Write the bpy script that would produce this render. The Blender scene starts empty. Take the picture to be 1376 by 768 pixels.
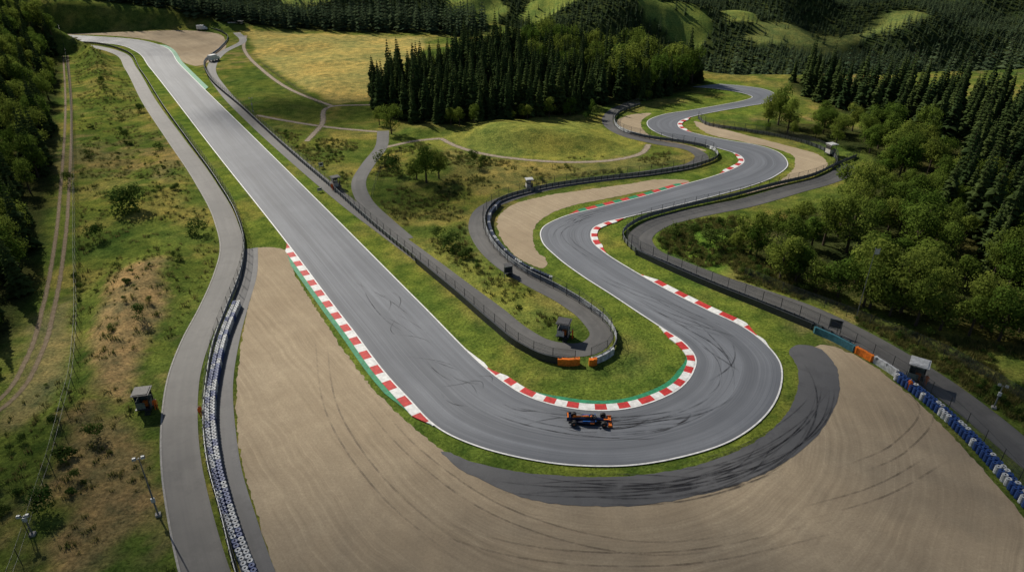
import bpy, math, random
import numpy as np
from mathutils import Vector, Matrix, kdtree
from mathutils.geometry import tessellate_polygon
random.seed(7); rng=np.random.default_rng(7)
sc=bpy.context.scene
sc.view_settings.view_transform='Standard'
try: sc.view_settings.look='None'
except Exception: pass
sc.view_settings.exposure=0
# ---------------------------------------------------------------- survey
# Plan digitised from the aerial photograph with the drone's height/tilt (ground-plane
# photogrammetry). Everything below is built in metres on the real ground.
CAMH=53.0; PITCH=math.radians(28.8); F=1376*24/36
cp,sp=math.cos(PITCH),math.sin(PITCH)
def ray(px,py):
    u=(px-688)/F; v=(py-384)/F
    return np.array([u,cp-v*sp,-sp-v*cp])
def G(px,py):
    d=ray(px,py); t=CAMH/(-d[2]); return (d[0]*t,d[1]*t)
def GP(l): return np.array([G(*p) for p in l])
# ---------------------------------------------------------------- curves
def hermite(pts,sub,closed=False,tt=None):
    P=np.asarray(pts,float); n=len(P)
    if closed: P=np.vstack([P[-2:],P,P[:3]])
    if tt is None:
        t=np.concatenate([[0],np.cumsum(np.linalg.norm(np.diff(P[:,:2],axis=0),axis=1)+1e-6)])
    else: t=tt
    m=np.zeros_like(P)
    for i in range(len(P)):
        if i==0: m[i]=(P[1]-P[0])/(t[1]-t[0])
        elif i==len(P)-1: m[i]=(P[i]-P[i-1])/(t[i]-t[i-1])
        else:
            a=t[i]-t[i-1]; b=t[i+1]-t[i]
            m[i]=((P[i+1]-P[i])/b*a+(P[i]-P[i-1])/a*b)/(a+b)
    out=[]
    rngi=range(2,2+n) if closed else range(len(P)-1)
    for i in rngi:
        h=t[i+1]-t[i]
        for k in range(sub):
            s=k/sub
            out.append((2*s**3-3*s*s+1)*P[i]+(s**3-2*s*s+s)*h*m[i]+(-2*s**3+3*s*s)*P[i+1]+(s**3-s*s)*h*m[i+1])
    if not closed: out.append(P[-1])
    return np.array(out)
def resample(P,step,closed=False):
    if closed: P=np.vstack([P,P[:1]])
    d=np.concatenate([[0],np.cumsum(np.linalg.norm(np.diff(P,axis=0),axis=1))])
    n=max(2,int(round(d[-1]/step))+1); s=np.linspace(0,d[-1],n)
    R=np.stack([np.interp(s,d,P[:,k]) for k in range(P.shape[1])],1)
    return R[:-1] if closed else R
def curve(l,step=1.0): return resample(hermite(GP(l),10),step)
def poly(l,step=1.0,jit=0.12):
    P=resample(hermite(GP(l),10,closed=True),step,closed=True)
    return P+rng.normal(0,jit,P.shape)
def normals(P):
    d=np.gradient(P,axis=0); d/=np.linalg.norm(d,axis=1)[:,None]+1e-9
    return np.stack([-d[:,1],d[:,0]],1)   # left normals
def offs(P,o): return P+normals(P)*o
# ---------------------------------------------------------------- value noise
LAT=rng.random((256,256))
def vn(x,y):
    xi=np.floor(x).astype(int); yi=np.floor(y).astype(int); fx=x-xi; fy=y-yi
    fx=fx*fx*(3-2*fx); fy=fy*fy*(3-2*fy)
    g=lambda a,b: LAT[a%256,b%256]
    return (g(xi,yi)*(1-fx)+g(xi+1,yi)*fx)*(1-fy)+(g(xi,yi+1)*(1-fx)+g(xi+1,yi+1)*fx)*fy
def fbm(x,y,o=4):
    s=0;a=.5;tot=0
    for i in range(o):
        s=s+a*vn(x*2**i+17.3*i,y*2**i+9.1*i); tot+=a; a*=.5
    return s/tot*2-1
def sst(a,b,x):
    t=np.clip((x-a)/(b-a),0,1); return t*t*(3-2*t)
def inside(P,x,y):
    r=np.zeros(x.shape,bool); n=len(P); j=n-1
    for i in range(n):
        xi,yi=P[i]; xj,yj=P[j]
        c=((yi>y)!=(yj>y))&(x<(xj-xi)*(y-yi)/((yj-yi)+1e-12)+xi)
        r^=c; j=i
    return r
# ---------------------------------------------------------------- materials
def newmat(name):
    m=bpy.data.materials.new(name); m.use_nodes=True; nt=m.node_tree; nt.nodes.clear()
    o=nt.nodes.new('ShaderNodeOutputMaterial'); return m,nt,o
def N(nt,t,**k):
    n=nt.nodes.new(t)
    for a,b in k.items(): setattr(n,a,b)
    return n
def mixc(nt,fac,a,b,bt='MIX'):
    n=nt.nodes.new('ShaderNodeMix'); n.data_type='RGBA'; n.blend_type=bt
    for s,v in ((0,fac),(6,a),(7,b)):
        if isinstance(v,bpy.types.NodeSocket): nt.links.new(v,n.inputs[s])
        else: n.inputs[s].default_value=v if s==0 else (*v,1)
    return n.outputs[2]
def noise(nt,co,scale,detail=4,rough=.55,lo=.35,hi=.65,map3=None):
    if map3:
        mp=N(nt,'ShaderNodeMapping'); mp.inputs['Scale'].default_value=map3; nt.links.new(co,mp.inputs[0]); co=mp.outputs[0]
    n=N(nt,'ShaderNodeTexNoise'); n.inputs['Scale'].default_value=scale; n.inputs['Detail'].default_value=detail; n.inputs['Roughness'].default_value=rough
    nt.links.new(co,n.inputs['Vector'])
    r=N(nt,'ShaderNodeMapRange'); r.inputs[1].default_value=lo; r.inputs[2].default_value=hi
    nt.links.new(n.outputs[0],r.inputs[0]); return r.outputs[0]
def math_(nt,op,a,b=None,clamp=False):
    n=N(nt,'ShaderNodeMath',operation=op,use_clamp=clamp)
    for i,v in enumerate((a,b)):
        if v is None: continue
        if isinstance(v,bpy.types.NodeSocket): nt.links.new(v,n.inputs[i])
        else: n.inputs[i].default_value=v
    return n.outputs[0]
def bsdf(nt,o,col,rough=.8,spec=.3,metal=0,bump=None,bstr=.3,bdist=.05):
    p=N(nt,'ShaderNodeBsdfPrincipled')
    if isinstance(col,bpy.types.NodeSocket): nt.links.new(col,p.inputs['Base Color'])
    else: p.inputs['Base Color'].default_value=(*col,1)
    p.inputs['Roughness'].default_value=rough; p.inputs['Specular IOR Level'].default_value=spec; p.inputs['Metallic'].default_value=metal
    if bump is not None:
        b=N(nt,'ShaderNodeBump'); b.inputs['Strength'].default_value=bstr; b.inputs['Distance'].default_value=bdist
        nt.links.new(bump,b.inputs['Height']); nt.links.new(b.outputs[0],p.inputs['Normal'])
    nt.links.new(p.outputs[0],o.inputs[0]); return p
def matte(nt,o,col,bump=None,bstr=.3,bdist=.05):
    p=N(nt,'ShaderNodeBsdfDiffuse'); nt.links.new(col,p.inputs['Color']); p.inputs['Roughness'].default_value=0
    if bump is not None:
        b=N(nt,'ShaderNodeBump'); b.inputs['Strength'].default_value=bstr; b.inputs['Distance'].default_value=bdist
        nt.links.new(bump,b.inputs['Height']); nt.links.new(b.outputs[0],p.inputs['Normal'])
    nt.links.new(p.outputs[0],o.inputs[0]); return p
def plain(name,col,rough=.6,metal=0,var=.25,scale=3,spec=.4):
    m,nt,o=newmat(name); tc=N(nt,'ShaderNodeTexCoord')
    f=noise(nt,tc.outputs['Object'],scale,3)
    c=mixc(nt,f,tuple(v*(1-var) for v in col),tuple(min(1,v*(1+var*.5)) for v in col))
    bsdf(nt,o,c,rough,spec,metal); return m
def asphalt(name,c0,c1,track=False,rough=.66):
    m,nt,o=newmat(name); tc=N(nt,'ShaderNodeTexCoord'); ob=tc.outputs['Object']; uv=tc.outputs['UV']
    big=noise(nt,ob,.06,4,.6); fine=noise(nt,ob,6,3,.7,.3,.7)
    c=mixc(nt,big,c0,c1)
    st=noise(nt,uv,1.0,5,.6,.38,.62,(1.1,.035,1))
    c=mixc(nt,math_(nt,'MULTIPLY',st,.4),c,tuple(v*.6 for v in c0))
    if track:
        s2=noise(nt,uv,1.0,3,.5,.45,.6,(.33,.008,1))
        c=mixc(nt,math_(nt,'MULTIPLY',s2,.45),c,tuple(v*.5 for v in c0))
        s3=noise(nt,uv,1.0,4,.6,.52,.7,(3.5,.02,1))
        c=mixc(nt,math_(nt,'MULTIPLY',s3,.4),c,tuple(min(1,v*1.35) for v in c1))
        s4=noise(nt,uv,1.0,4,.6,.55,.66,(5,.03,1))
        c=mixc(nt,math_(nt,'MULTIPLY',s4,.45),c,tuple(v*.45 for v in c0))
    else:
        pt=noise(nt,ob,.35,4,.7,.5,.6)
        c=mixc(nt,math_(nt,'MULTIPLY',pt,.35),c,tuple(v*.6 for v in c0))
    c=mixc(nt,math_(nt,'MULTIPLY',fine,.35),c,tuple(v*.75 for v in c0))
    bsdf(nt,o,c,rough,.38,0,None); return m
M={}
M['track']=asphalt('track_asphalt',(.152,.164,.188),(.212,.226,.251),True)
M['apron']=asphalt('runoff_asphalt',(.098,.099,.104),(.142,.142,.146))
M['road']=asphalt('service_road_asphalt',(.092,.091,.090),(.145,.141,.136))
def gravelmat():
    m,nt,o=newmat('gravel'); tc=N(nt,'ShaderNodeTexCoord'); ob=tc.outputs['Object']
    big=noise(nt,ob,.05,4,.6); fine=noise(nt,ob,4,5,.85,.3,.7); mid=noise(nt,ob,.5,5,.7); low=noise(nt,ob,.12,2,.5)
    c=mixc(nt,big,(.47,.375,.255),(.59,.485,.34))
    a=Vector((*G(800,520),0)); b=Vector((*G(230,110),0)); ba=b-a
    sub=N(nt,'ShaderNodeVectorMath',operation='SUBTRACT'); nt.links.new(ob,sub.inputs[0]); sub.inputs[1].default_value=a
    dt=N(nt,'ShaderNodeVectorMath',operation='DOT_PRODUCT'); nt.links.new(sub.outputs[0],dt.inputs[0]); dt.inputs[1].default_value=ba/ba.length_squared
    cl=math_(nt,'MAXIMUM',dt.outputs['Value'],0.0)
    scn=N(nt,'ShaderNodeVectorMath',operation='SCALE'); scn.inputs[0].default_value=ba; nt.links.new(cl,scn.inputs['Scale'])
    s2=N(nt,'ShaderNodeVectorMath',operation='SUBTRACT'); nt.links.new(sub.outputs[0],s2.inputs[0]); nt.links.new(scn.outputs[0],s2.inputs[1])
    ln=N(nt,'ShaderNodeVectorMath',operation='LENGTH'); nt.links.new(s2.outputs[0],ln.inputs[0])
    d=math_(nt,'ADD',ln.outputs['Value'],math_(nt,'MULTIPLY',low,.5))
    cx=N(nt,'ShaderNodeCombineXYZ'); nt.links.new(d,cx.inputs[0])
    s=noise(nt,cx.outputs[0],2.0,3,.7,.38,.62)
    s3=noise(nt,cx.outputs[0],.45,2,.5,.38,.62)
    brk=noise(nt,ob,.15,4,.65,.35,.65)
    c=mixc(nt,math_(nt,'MULTIPLY',s,math_(nt,'ADD',.18,math_(nt,'MULTIPLY',brk,.45))),c,(.25,.195,.132))
    c=mixc(nt,math_(nt,'MULTIPLY',s3,.22),c,(.29,.23,.16))
    c=mixc(nt,math_(nt,'MULTIPLY',mid,.28),c,(.27,.215,.15))
    c=mixc(nt,math_(nt,'MULTIPLY',fine,.5),c,(.23,.185,.13))
    matte(nt,o,c,fine,.6,.05); return m
M['gravel']=gravelmat()
def groundmat():
    m,nt,o=newmat('grass_ground'); tc=N(nt,'ShaderNodeTexCoord'); ob=tc.outputs['Object']
    at=N(nt,'ShaderNodeAttribute',attribute_name='Col')
    fine=noise(nt,ob,2.6,5,.75,.32,.68); mid=noise(nt,ob,.35,5,.65,.35,.65); big=noise(nt,ob,.05,3,.6)
    c=mixc(nt,1.0,at.outputs['Color'],mixc(nt,fine,(.45,.48,.45),(1.7,1.72,1.5)),'MULTIPLY')
    c=mixc(nt,1.0,c,mixc(nt,mid,(.60,.70,.64),(1.5,1.38,1.18)),'MULTIPLY')
    c=mixc(nt,1.0,c,mixc(nt,big,(.85,.95,.9),(1.28,1.15,1.0)),'MULTIPLY')
    matte(nt,o,c,fine,.6,.2); return m
M['ground']=groundmat()
M['white']=plain('white_paint',(.78,.78,.76),.5,var=.18,scale=2)
M['offw']=plain('dirty_white_rubber',(.50,.52,.54),.6,var=.4,scale=2)
M['red']=plain('red_paint',(.55,.04,.035),.5,scale=2)
M['green']=plain('green_paint',(.02,.24,.11),.6,scale=2,var=.35)
M['blue']=plain('blue_paint',(.018,.055,.20),.5)
M['dblue']=plain('faded_blue',(.03,.05,.10),.6)
M['carblue']=plain('car_blue',(.015,.09,.33),.3)
M['navy']=plain('navy_paint',(.010,.016,.05),.3)
M['teal']=plain('teal_paint',(.04,.14,.18),.5)
M['orange']=plain('orange_paint',(.78,.19,.02),.4)
M['steel']=plain('galvanised_steel',(.22,.235,.25),.5,.5,var=.3)
M['dsteel']=plain('dark_steel',(.05,.055,.06),.5,.4)
M['rubber']=plain('tyre_rubber',(.018,.018,.02),.75)
M['glass']=plain('dark_glass',(.02,.03,.04),.1,spec=.8)
M['wallg']=plain('hut_wall',(.16,.19,.16),.7)
M['roofw']=plain('hut_roof',(.50,.51,.51),.5)
M['roofd']=plain('dark_roof',(.06,.06,.065),.6)
M['wallw']=plain('plaster',(.6,.58,.54),.8)
M['concrete']=plain('concrete',(.32,.31,.29),.85)
M['wood']=plain('weathered_wood',(.14,.10,.07),.85)
M['bark']=plain('bark',(.07,.05,.035),.9,scale=6)
M['skin']=plain('skin',(.45,.27,.19),.6)
def dirtmat(name='dirt_track',ca=(.24,.195,.14),cb=(.40,.335,.26),amax=1.0):
    m,nt,o=newmat(name); tc=N(nt,'ShaderNodeTexCoord'); ob=tc.outputs['Object']
    sx=N(nt,'ShaderNodeSeparateXYZ'); nt.links.new(tc.outputs['UV'],sx.inputs[0])
    u=math_(nt,'ABSOLUTE',math_(nt,'SUBTRACT',sx.outputs[0],.5))
    n=noise(nt,ob,.9,5,.7,.2,.8)
    e=math_(nt,'SUBTRACT',math_(nt,'ADD',.26,math_(nt,'MULTIPLY',n,.24)),u)
    a=math_(nt,'MULTIPLY',math_(nt,'MULTIPLY',e,5.0,True),amax)
    c=mixc(nt,noise(nt,ob,1.5,5,.7),ca,cb)
    p=bsdf(nt,o,c,.95,.1); nt.links.new(a,p.inputs['Alpha']); return m
M['dirt']=dirtmat(amax=.95); M['rut']=dirtmat('wheel_ruts',(.17,.13,.085),(.29,.225,.155),.8)
def skidmat(name,col,k):
    m,nt,o=newmat(name); tc=N(nt,'ShaderNodeTexCoord')
    sx=N(nt,'ShaderNodeSeparateXYZ'); nt.links.new(tc.outputs['UV'],sx.inputs[0])
    f=math_(nt,'SINE',math_(nt,'MULTIPLY',sx.outputs[1],math.pi))
    a=math_(nt,'MULTIPLY',math_(nt,'MULTIPLY',f,k),noise(nt,tc.outputs['Object'],.5,3,.6,.3,.7),True)
    p=bsdf(nt,o,col,.6,.3); nt.links.new(a,p.inputs['Alpha']); return m
M['skid']=skidmat('rubber_marks',(.024,.024,.028),.72); M['gtrack']=skidmat('gravel_wheel_marks',(.18,.14,.10),.5)
def meshwire():
    m,nt,o=newmat('wire_mesh'); tc=N(nt,'ShaderNodeTexCoord')
    sx=N(nt,'ShaderNodeSeparateXYZ'); nt.links.new(tc.outputs['UV'],sx.inputs[0])
    f=lambda s:math_(nt,'LESS_THAN',math_(nt,'FRACT',math_(nt,'MULTIPLY',s,7.0)),.11)
    a=math_(nt,'MAXIMUM',f(sx.outputs[0]),f(sx.outputs[1]))
    p=bsdf(nt,o,(.13,.14,.15),.5,.3,.5); nt.links.new(a,p.inputs['Alpha']); return m
M['wire']=meshwire()
def leafmat(name,ca,cb,tr=.25,clump=.5):
    m,nt,o=newmat(name); tc=N(nt,'ShaderNodeTexCoord'); oi=N(nt,'ShaderNodeObjectInfo')
    c=mixc(nt,oi.outputs['Random'],ca,cb)
    n=noise(nt,tc.outputs['Object'],clump,2,.6)
    c=mixc(nt,1.0,c,mixc(nt,n,(.6,.62,.6),(1.35,1.3,1.2)),'MULTIPLY')
    d=N(nt,'ShaderNodeBsdfDiffuse'); t=N(nt,'ShaderNodeBsdfTranslucent'); mx=N(nt,'ShaderNodeMixShader'); mx.inputs[0].default_value=tr
    nt.links.new(c,d.inputs[0]); nt.links.new(c,t.inputs[0]); nt.links.new(d.outputs[0],mx.inputs[1]); nt.links.new(t.outputs[0],mx.inputs[2]); nt.links.new(mx.outputs[0],o.inputs[0]); return m
M['needle']=leafmat('needles',(.036,.062,.024),(.075,.105,.034),.2,.4)
M['needlef']=leafmat('hazed_far_needles',(.060,.094,.056),(.105,.145,.074),.3,.2)  # far trees: distance haze put into the leaf colour, lighter and bluer
M['leaf']=leafmat('leaves',(.085,.15,.026),(.21,.26,.052),.47,.6)
M['shrub']=leafmat('shrub_leaves',(.05,.098,.022),(.115,.158,.038),.32,1.2)
M['tuft']=leafmat('grass_blades',(.10,.135,.036),(.26,.23,.085),.3,.8)
# ---------------------------------------------------------------- mesh helpers
def link(ob): sc.collection.objects.link(ob); return ob
def mkobj(name,verts,faces,mats,mi=None,uvs=None,smooth=False,add=True):
    me=bpy.data.meshes.new(name); me.from_pydata([tuple(map(float,v)) for v in verts],[],faces)
    for m in mats: me.materials.append(m)
    if mi is not None: me.polygons.foreach_set('material_index',mi)
    if uvs is not None:
        l=me.uv_layers.new(name='UVMap'); vi=np.zeros(len(me.loops),int); me.loops.foreach_get('vertex_index',vi)
        l.data.foreach_set('uv',np.asarray(uvs,float)[vi].ravel())
    if smooth: me.polygons.foreach_set('use_smooth',[True]*len(me.polygons))
    me.update(); ob=bpy.data.objects.new(name,me)
    return link(ob) if add else ob
class MB:
    def __init__(s): s.v=[];s.f=[];s.m=[]
    def add(s,vs,fs,m):
        b=len(s.v); s.v+= [tuple(v) for v in vs]; s.f+=[tuple(i+b for i in f) for f in fs]; s.m+=[m]*len(fs)
    def box(s,c,d,m=0,rz=0,taper=1):
        x,y,z=[k/2 for k in d]; vs=[]
        for sz in(-1,1):
            k=1 if sz<0 else taper
            for a,b in((-1,-1),(1,-1),(1,1),(-1,1)):
                X,Y=a*x*k,b*y*k; vs.append((c[0]+X*math.cos(rz)-Y*math.sin(rz),c[1]+X*math.sin(rz)+Y*math.cos(rz),c[2]+sz*z))
        s.add(vs,[(3,2,1,0),(4,5,6,7),(0,1,5,4),(1,2,6,5),(2,3,7,6),(3,0,4,7)],m)
    def cyl(s,p0,p1,r0,r1,n=8,m=0):
        p0=Vector(p0);p1=Vector(p1); d=(p1-p0).normalized(); a=d.orthogonal().normalized(); b=d.cross(a)
        vs=[p0+(a*math.cos(2*math.pi*i/n)+b*math.sin(2*math.pi*i/n))*r0 for i in range(n)]+[p1+(a*math.cos(2*math.pi*i/n)+b*math.sin(2*math.pi*i/n))*r1 for i in range(n)]
        fs=[(i,(i+1)%n,n+(i+1)%n,n+i) for i in range(n)]+[tuple(range(n-1,-1,-1)),tuple(range(n,2*n))]
        s.add(vs,fs,m)
    def loft(s,secs,m=0,n=14,e=2.6):
        vs=[]
        for (x,y,z,w,h) in secs:
            for i in range(n):
                t=2*math.pi*i/n; c,q=math.cos(t),math.sin(t)
                vs.append((x,y+w*math.copysign(abs(c)**(2/e),c),z+h*math.copysign(abs(q)**(2/e),q)))
        fs=[]
        for k in range(len(secs)-1):
            for i in range(n): fs.append((k*n+i,k*n+(i+1)%n,(k+1)*n+(i+1)%n,(k+1)*n+i))
        fs+=[tuple(range(n)),tuple(range(len(vs)-1,len(vs)-n-1,-1))]
        s.add(vs,fs,m)
    def sphere(s,c,r,m=0,n=10,sz=1):
        vs=[];fs=[]
        for j in range(n//2+1):
            ph=math.pi*j/(n//2)
            for i in range(n): vs.append((c[0]+r*math.sin(ph)*math.cos(2*math.pi*i/n),c[1]+r*math.sin(ph)*math.sin(2*math.pi*i/n),c[2]+sz*r*math.cos(ph)))
        for j in range(n//2):
            for i in range(n): fs.append((j*n+i,(j+1)*n+i,(j+1)*n+(i+1)%n,j*n+(i+1)%n))
        s.add(vs,fs,m)
    def obj(s,name,mats,loc=(0,0,0),rz=0,smooth=False,add=True):
        o=mkobj(name,s.v,s.f,mats,s.m,smooth=smooth,add=add); o.location=loc; o.rotation_euler=(0,0,rz); return o
def ribbon(P,o1,o2,z,acc=4):
    A=offs(P,o1);B=offs(P,o2); n=len(P); d=np.concatenate([[0],np.cumsum(np.linalg.norm(np.diff(P,axis=0),axis=1))])
    vs=[];uv=[]
    for i in range(n):
        for k in range(acc+1):
            t=k/acc; q=A[i]*(1-t)+B[i]*t; vs.append((q[0],q[1],z)); uv.append((t*abs(o2-o1),d[i]))
    fs=[(i*(acc+1)+k,(i+1)*(acc+1)+k,(i+1)*(acc+1)+k+1,i*(acc+1)+k+1) for i in range(n-1) for k in range(acc)]
    return vs,fs,uv,d
def road(name,P,w,z,mat,norm=False):
    vs,fs,uv,d=ribbon(P,w/2,-w/2,z)
    if norm: uv=[(u/w,v) for u,v in uv]
    return mkobj(name,vs,fs,[mat],uvs=uv)
def fill(name,P,z,mat):
    tr=tessellate_polygon([[Vector((p[0],p[1],0)) for p in P]])
    fs=[]
    for t in tr:
        a,b,c=[P[i] for i in t]
        fs.append(tuple(t) if (b[0]-a[0])*(c[1]-a[1])-(b[1]-a[1])*(c[0]-a[0])>0 else tuple(t[::-1]))
    return mkobj(name,[(p[0],p[1],z) for p in P],fs,[mat])
# ---------------------------------------------------------------- track
PR=[(40,55,40,45),(120,57,125,49),(160,61,180,53),(183,70,218,62),(200,90,241,86),(300,219,365,208),(386,328,467,309),(470,440,569,411),(545,533,653,494),(590,577,676,512),(640,600,703,529),(700,616,735,541),(770,626,775,549),(850,626,815,551),(920,614,850,547),(985,592,885,536),(1030,558,913,521),(1050,520,930,500),(1049,488,933,480),(1030,463,918,461),(1000,440,893,444),(950,416,858,421),(900,391,822,397),(850,363,780,370),(815,341,748,346),(797,325,728,325),(797,308,730,305),(812,300,755,292),(840,293,800,280),(900,279,860,265),(960,264,915,249),(1010,250,955,238),(1042,237,985,227),(1059,221,999,217),(1048,206,991,208),(1020,196,962,199),(980,189,925,191),(940,181,890,182),(915,173,872,172),(912,165,870,163),(928,158,888,155),(965,150,930,148),(1005,143,970,141),(1035,137,1000,135),(1043,128,1010,130),(1030,121,995,125),(1000,116,965,120),(965,113,930,117)]
LR=np.array([[*G(a,b),*G(c,d)] for a,b,c,d in PR])
mid=(LR[:,:2]+LR[:,2:])/2
tt=np.concatenate([[0],np.cumsum(np.linalg.norm(np.diff(mid,axis=0),axis=1))])
SUB=16
D=hermite(LR,SUB,tt=tt); TL,TR=D[:,:2],D[:,2:]
cen=(TL+TR)/2; dist=np.concatenate([[0],np.cumsum(np.linalg.norm(np.diff(cen,axis=0),axis=1))])
AC=8; vs=[];uv=[]
for i in range(len(D)):
    for k in range(AC+1):
        t=k/AC; q=TL[i]*(1-t)+TR[i]*t; vs.append((q[0],q[1],.07)); uv.append((t*12,dist[i]))
fs=[(i*(AC+1)+k,i*(AC+1)+k+1,(i+1)*(AC+1)+k+1,(i+1)*(AC+1)+k) for i in range(len(D)-1) for k in range(AC)]
mkobj('race_track',vs,fs,[M['track']],uvs=uv)
def edge(side,t0,t1,step=.5):
    P=(TL if side=='L' else TR)[int(t0*SUB):int(t1*SUB)+1]; return resample(P,step)
def sgn(side): return -1 if side=='L' else 1
def line(side,t0,t1,w=.2):
    P=edge(side,t0,t1); s=sgn(side)
    return ribbon(P,s*.0,-s*w,.115,1)[:3]
V=[];Fs=[]
for sd in 'LR':
    v,f,u=line(sd,0,len(PR)-1.01); b=len(V); V+=v; Fs+=[tuple(i+b for i in q) for q in f]
mkobj('track_edge_lines',V,Fs,[M['white']])
def kerb(side,t0,t1,w,pat='rw',seg=2.0,green=0.0,gt=None):
    P=edge(side,t0,t1,.5); s=sgn(side); n=len(P); mb=MB()
    nn=normals(P); d=np.arange(n)*.5
    taper=np.clip(np.minimum(np.arange(n),n-1-np.arange(n))/6.0,.15,1)
    prof=[(0.0,.118),(.12,.14),(1.0,.16),(1.0,.0)]
    for i in range(n-1):
        m={'rw':[1,0],'rg':[1,2],'g':[2,2],'wg':[0,2]}[pat][int(d[i]//seg)%2]
        for k in range(3):
            q=[]
            for (j,kk) in((i,k),(i+1,k),(i+1,k+1),(i,k+1)):
                o=prof[kk][0]*w*taper[j]; p=P[j]+nn[j]*s*o; q.append((p[0],p[1],prof[kk][1]))
            mb.add(q,[(0,1,2,3) if s<0 else (3,2,1,0)],m)
    mb.obj('red_white_kerb' if 'r' in pat else 'green_kerb',[M['white'],M['red'],M['green']])
    if green>0:
        P=edge(side,*(gt or (t0,t1)),.5); n=len(P)
        nn=normals(P); tp=np.clip(np.minimum(np.arange(n),n-1-np.arange(n))/10.0,.0,1); vs=[]
        for i in range(n):
            for o in (w*.98,w*.99+green*tp[i]): q=P[i]+nn[i]*s*o; vs.append((q[0],q[1],.10))
        mkobj('green_kerb_strip',vs,[(2*i,2*i+1,2*i+3,2*i+2) for i in range(n-1)],[M['green']])
kerb('L',6.0,8.9,1.15,'rw',2.0,.7,(6.15,8.4))
kerb('R',8.1,20.2,1.05,'rw',1.6,.75,(10,18.2))
kerb('L',19.5,22.8,1.1,'rw',2.2)
kerb('L',24.1,28.0,1.1,'rw',1.7)
kerb('R',27.3,30.3,1.1,'rg',2.2)
kerb('R',31.4,34.3,1.1,'rw',2.0)
kerb('R',2.9,4.4,1.6,'g',2)
kerb('L',37.4,40,1.1,'rw',2.0)
def wedge(side,t0,t1,w):
    P=edge(side,t0,t1); s=sgn(side); n=len(P); nn=normals(P); vs=[]
    for i in range(n):
        o=w*(i/(n-1))*(1 if i<n-4 else (n-1-i)/4); q=P[i]+nn[i]*s*o; vs+=[(P[i][0],P[i][1],.122),(q[0],q[1],.122)]
    mkobj('painted_runout',vs,[(2*i,2*i+1,2*i+3,2*i+2) for i in range(n-1)],[M['white']])
wedge('R',7.7,8.25,.6); wedge('L',18.9,19.6,.8)
V=[];Fs=[];U=[]; zi=0; Z0=.0755
def strip(P,w):
    global zi
    z=Z0+zi*.00035; zi+=1; n=len(P)
    v,f,u_,_=ribbon(P,w/2,-w/2,z,1); b=len(V); V.extend(v); Fs.extend(tuple(q+b for q in g) for g in f)
    U.extend((k%2,(k//2)/(n-1)) for k in range(len(v)))
def skid(t0,ln,u0,u1,curv,w=.26,pair=True):
    for off in ((0,.14) if pair else (0,)):
        n=26; pts=[]
        for i in range(n):
            s=i/(n-1); t=min((t0+ln*s)*SUB,len(D)-1.01); k=int(t); f=t-k
            u=u0+(u1-u0)*s+curv*math.sin(math.pi*s)+off
            a=TL[k]*(1-f)+TL[k+1]*f; b=TR[k]*(1-f)+TR[k+1]*f; pts.append(a*(1-u)+b*u)
        strip(np.array(pts),w)
r=random.Random(3)
for i in range(14): skid(r.uniform(6.5,8.4),r.uniform(.15,.8),r.uniform(.3,.7),r.uniform(.4,.8),r.uniform(-.1,.1),r.uniform(.09,.16),r.random()<.4)
for i in range(26): skid(r.uniform(9.5,18),r.uniform(1,4.5),r.uniform(.45,.85),r.uniform(.3,.85),r.uniform(-.1,.1),r.uniform(.1,.26),r.random()<.4)
for i in range(10): skid(r.uniform(19,27),r.uniform(1,3),r.uniform(.2,.8),r.uniform(.2,.8),r.uniform(-.1,.1),.14,True)
mkobj('tyre_skid_marks',V,Fs,[M['skid']],uvs=U)
V=[];Fs=[];U=[]; zi=0
for i in range(20): skid(r.uniform(10,15),r.uniform(1.5,4),r.uniform(-.6,-.2),r.uniform(-.6,-.22),r.uniform(-.15,.15),r.uniform(.12,.22),r.random()<.6)
mkobj('runoff_skid_marks',V,Fs,[M['skid']],uvs=U)
V=[];Fs=[];U=[]; zi=0; Z0=.036
for l in ([(480,520),(560,610),(680,690),(850,735),(1050,720)],[(430,450),(450,560),(520,660),(640,760)],[(1120,640),(1210,600),(1240,540),(1180,500)],[(560,700),(700,740),(900,750),(1150,700)],[(1080,690),(1180,660),(1270,610)]):
    P=curve(l,.8)
    for o_ in (.75,-.75): strip(offs(P,o_),.22)
mkobj('gravel_wheel_marks',V,Fs,[M['gtrack']],uvs=U)
# ---------------------------------------------------------------- gravel / runoff / roads
g1=poly([(343,333),(374,333),(398,372),(432,425),(470,482),(510,532),(548,568),(590,601),(640,640),(700,655),(800,662),(900,655),(1000,628),(1065,585),(1100,530),(1098,490),(1088,470),(1105,463),(1150,478),(1200,512),(1250,556),(1300,608),(1350,664),(1400,725),(1450,800),(1300,900),(1000,930),(600,930),(430,880),(385,800),(370,768),(345,690),(325,620),(318,560),(319,510),(326,450),(336,400),(344,360)],.5,.08)
g2=poly([(668,305),(672,288),(690,275),(720,266),(780,256),(840,248),(890,241),(925,243),(920,250),(870,256),(820,266),(770,276),(740,287),(722,300),(716,318),(722,338),(735,352),(732,360),(705,352),(680,330)],.6,.1)
g3=poly([(1062,197),(1100,208),(1112,220),(1103,231),(1060,245),(1010,259),(985,262),(1030,250),(1058,236),(1068,221),(1062,207),(1035,198),(1000,191),(955,181),(940,173),(935,163),(950,167),(1000,181)],.8,.1)
g4=poly([(826,168),(832,160),(850,154),(874,152),(862,162),(864,174),(880,185),(920,194),(950,203),(905,198),(860,188),(835,178)],.8,.1)
g5=poly([(78,47),(170,43),(250,41),(290,45),(303,56),(300,70),(285,82),(264,89),(252,86),(237,72),(218,58),(180,51),(120,47)],1,.15)
grav=[g1,g2,g3,g4,g5]
for g in grav: fill('gravel_trap',g,.03,M['gravel'])
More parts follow.
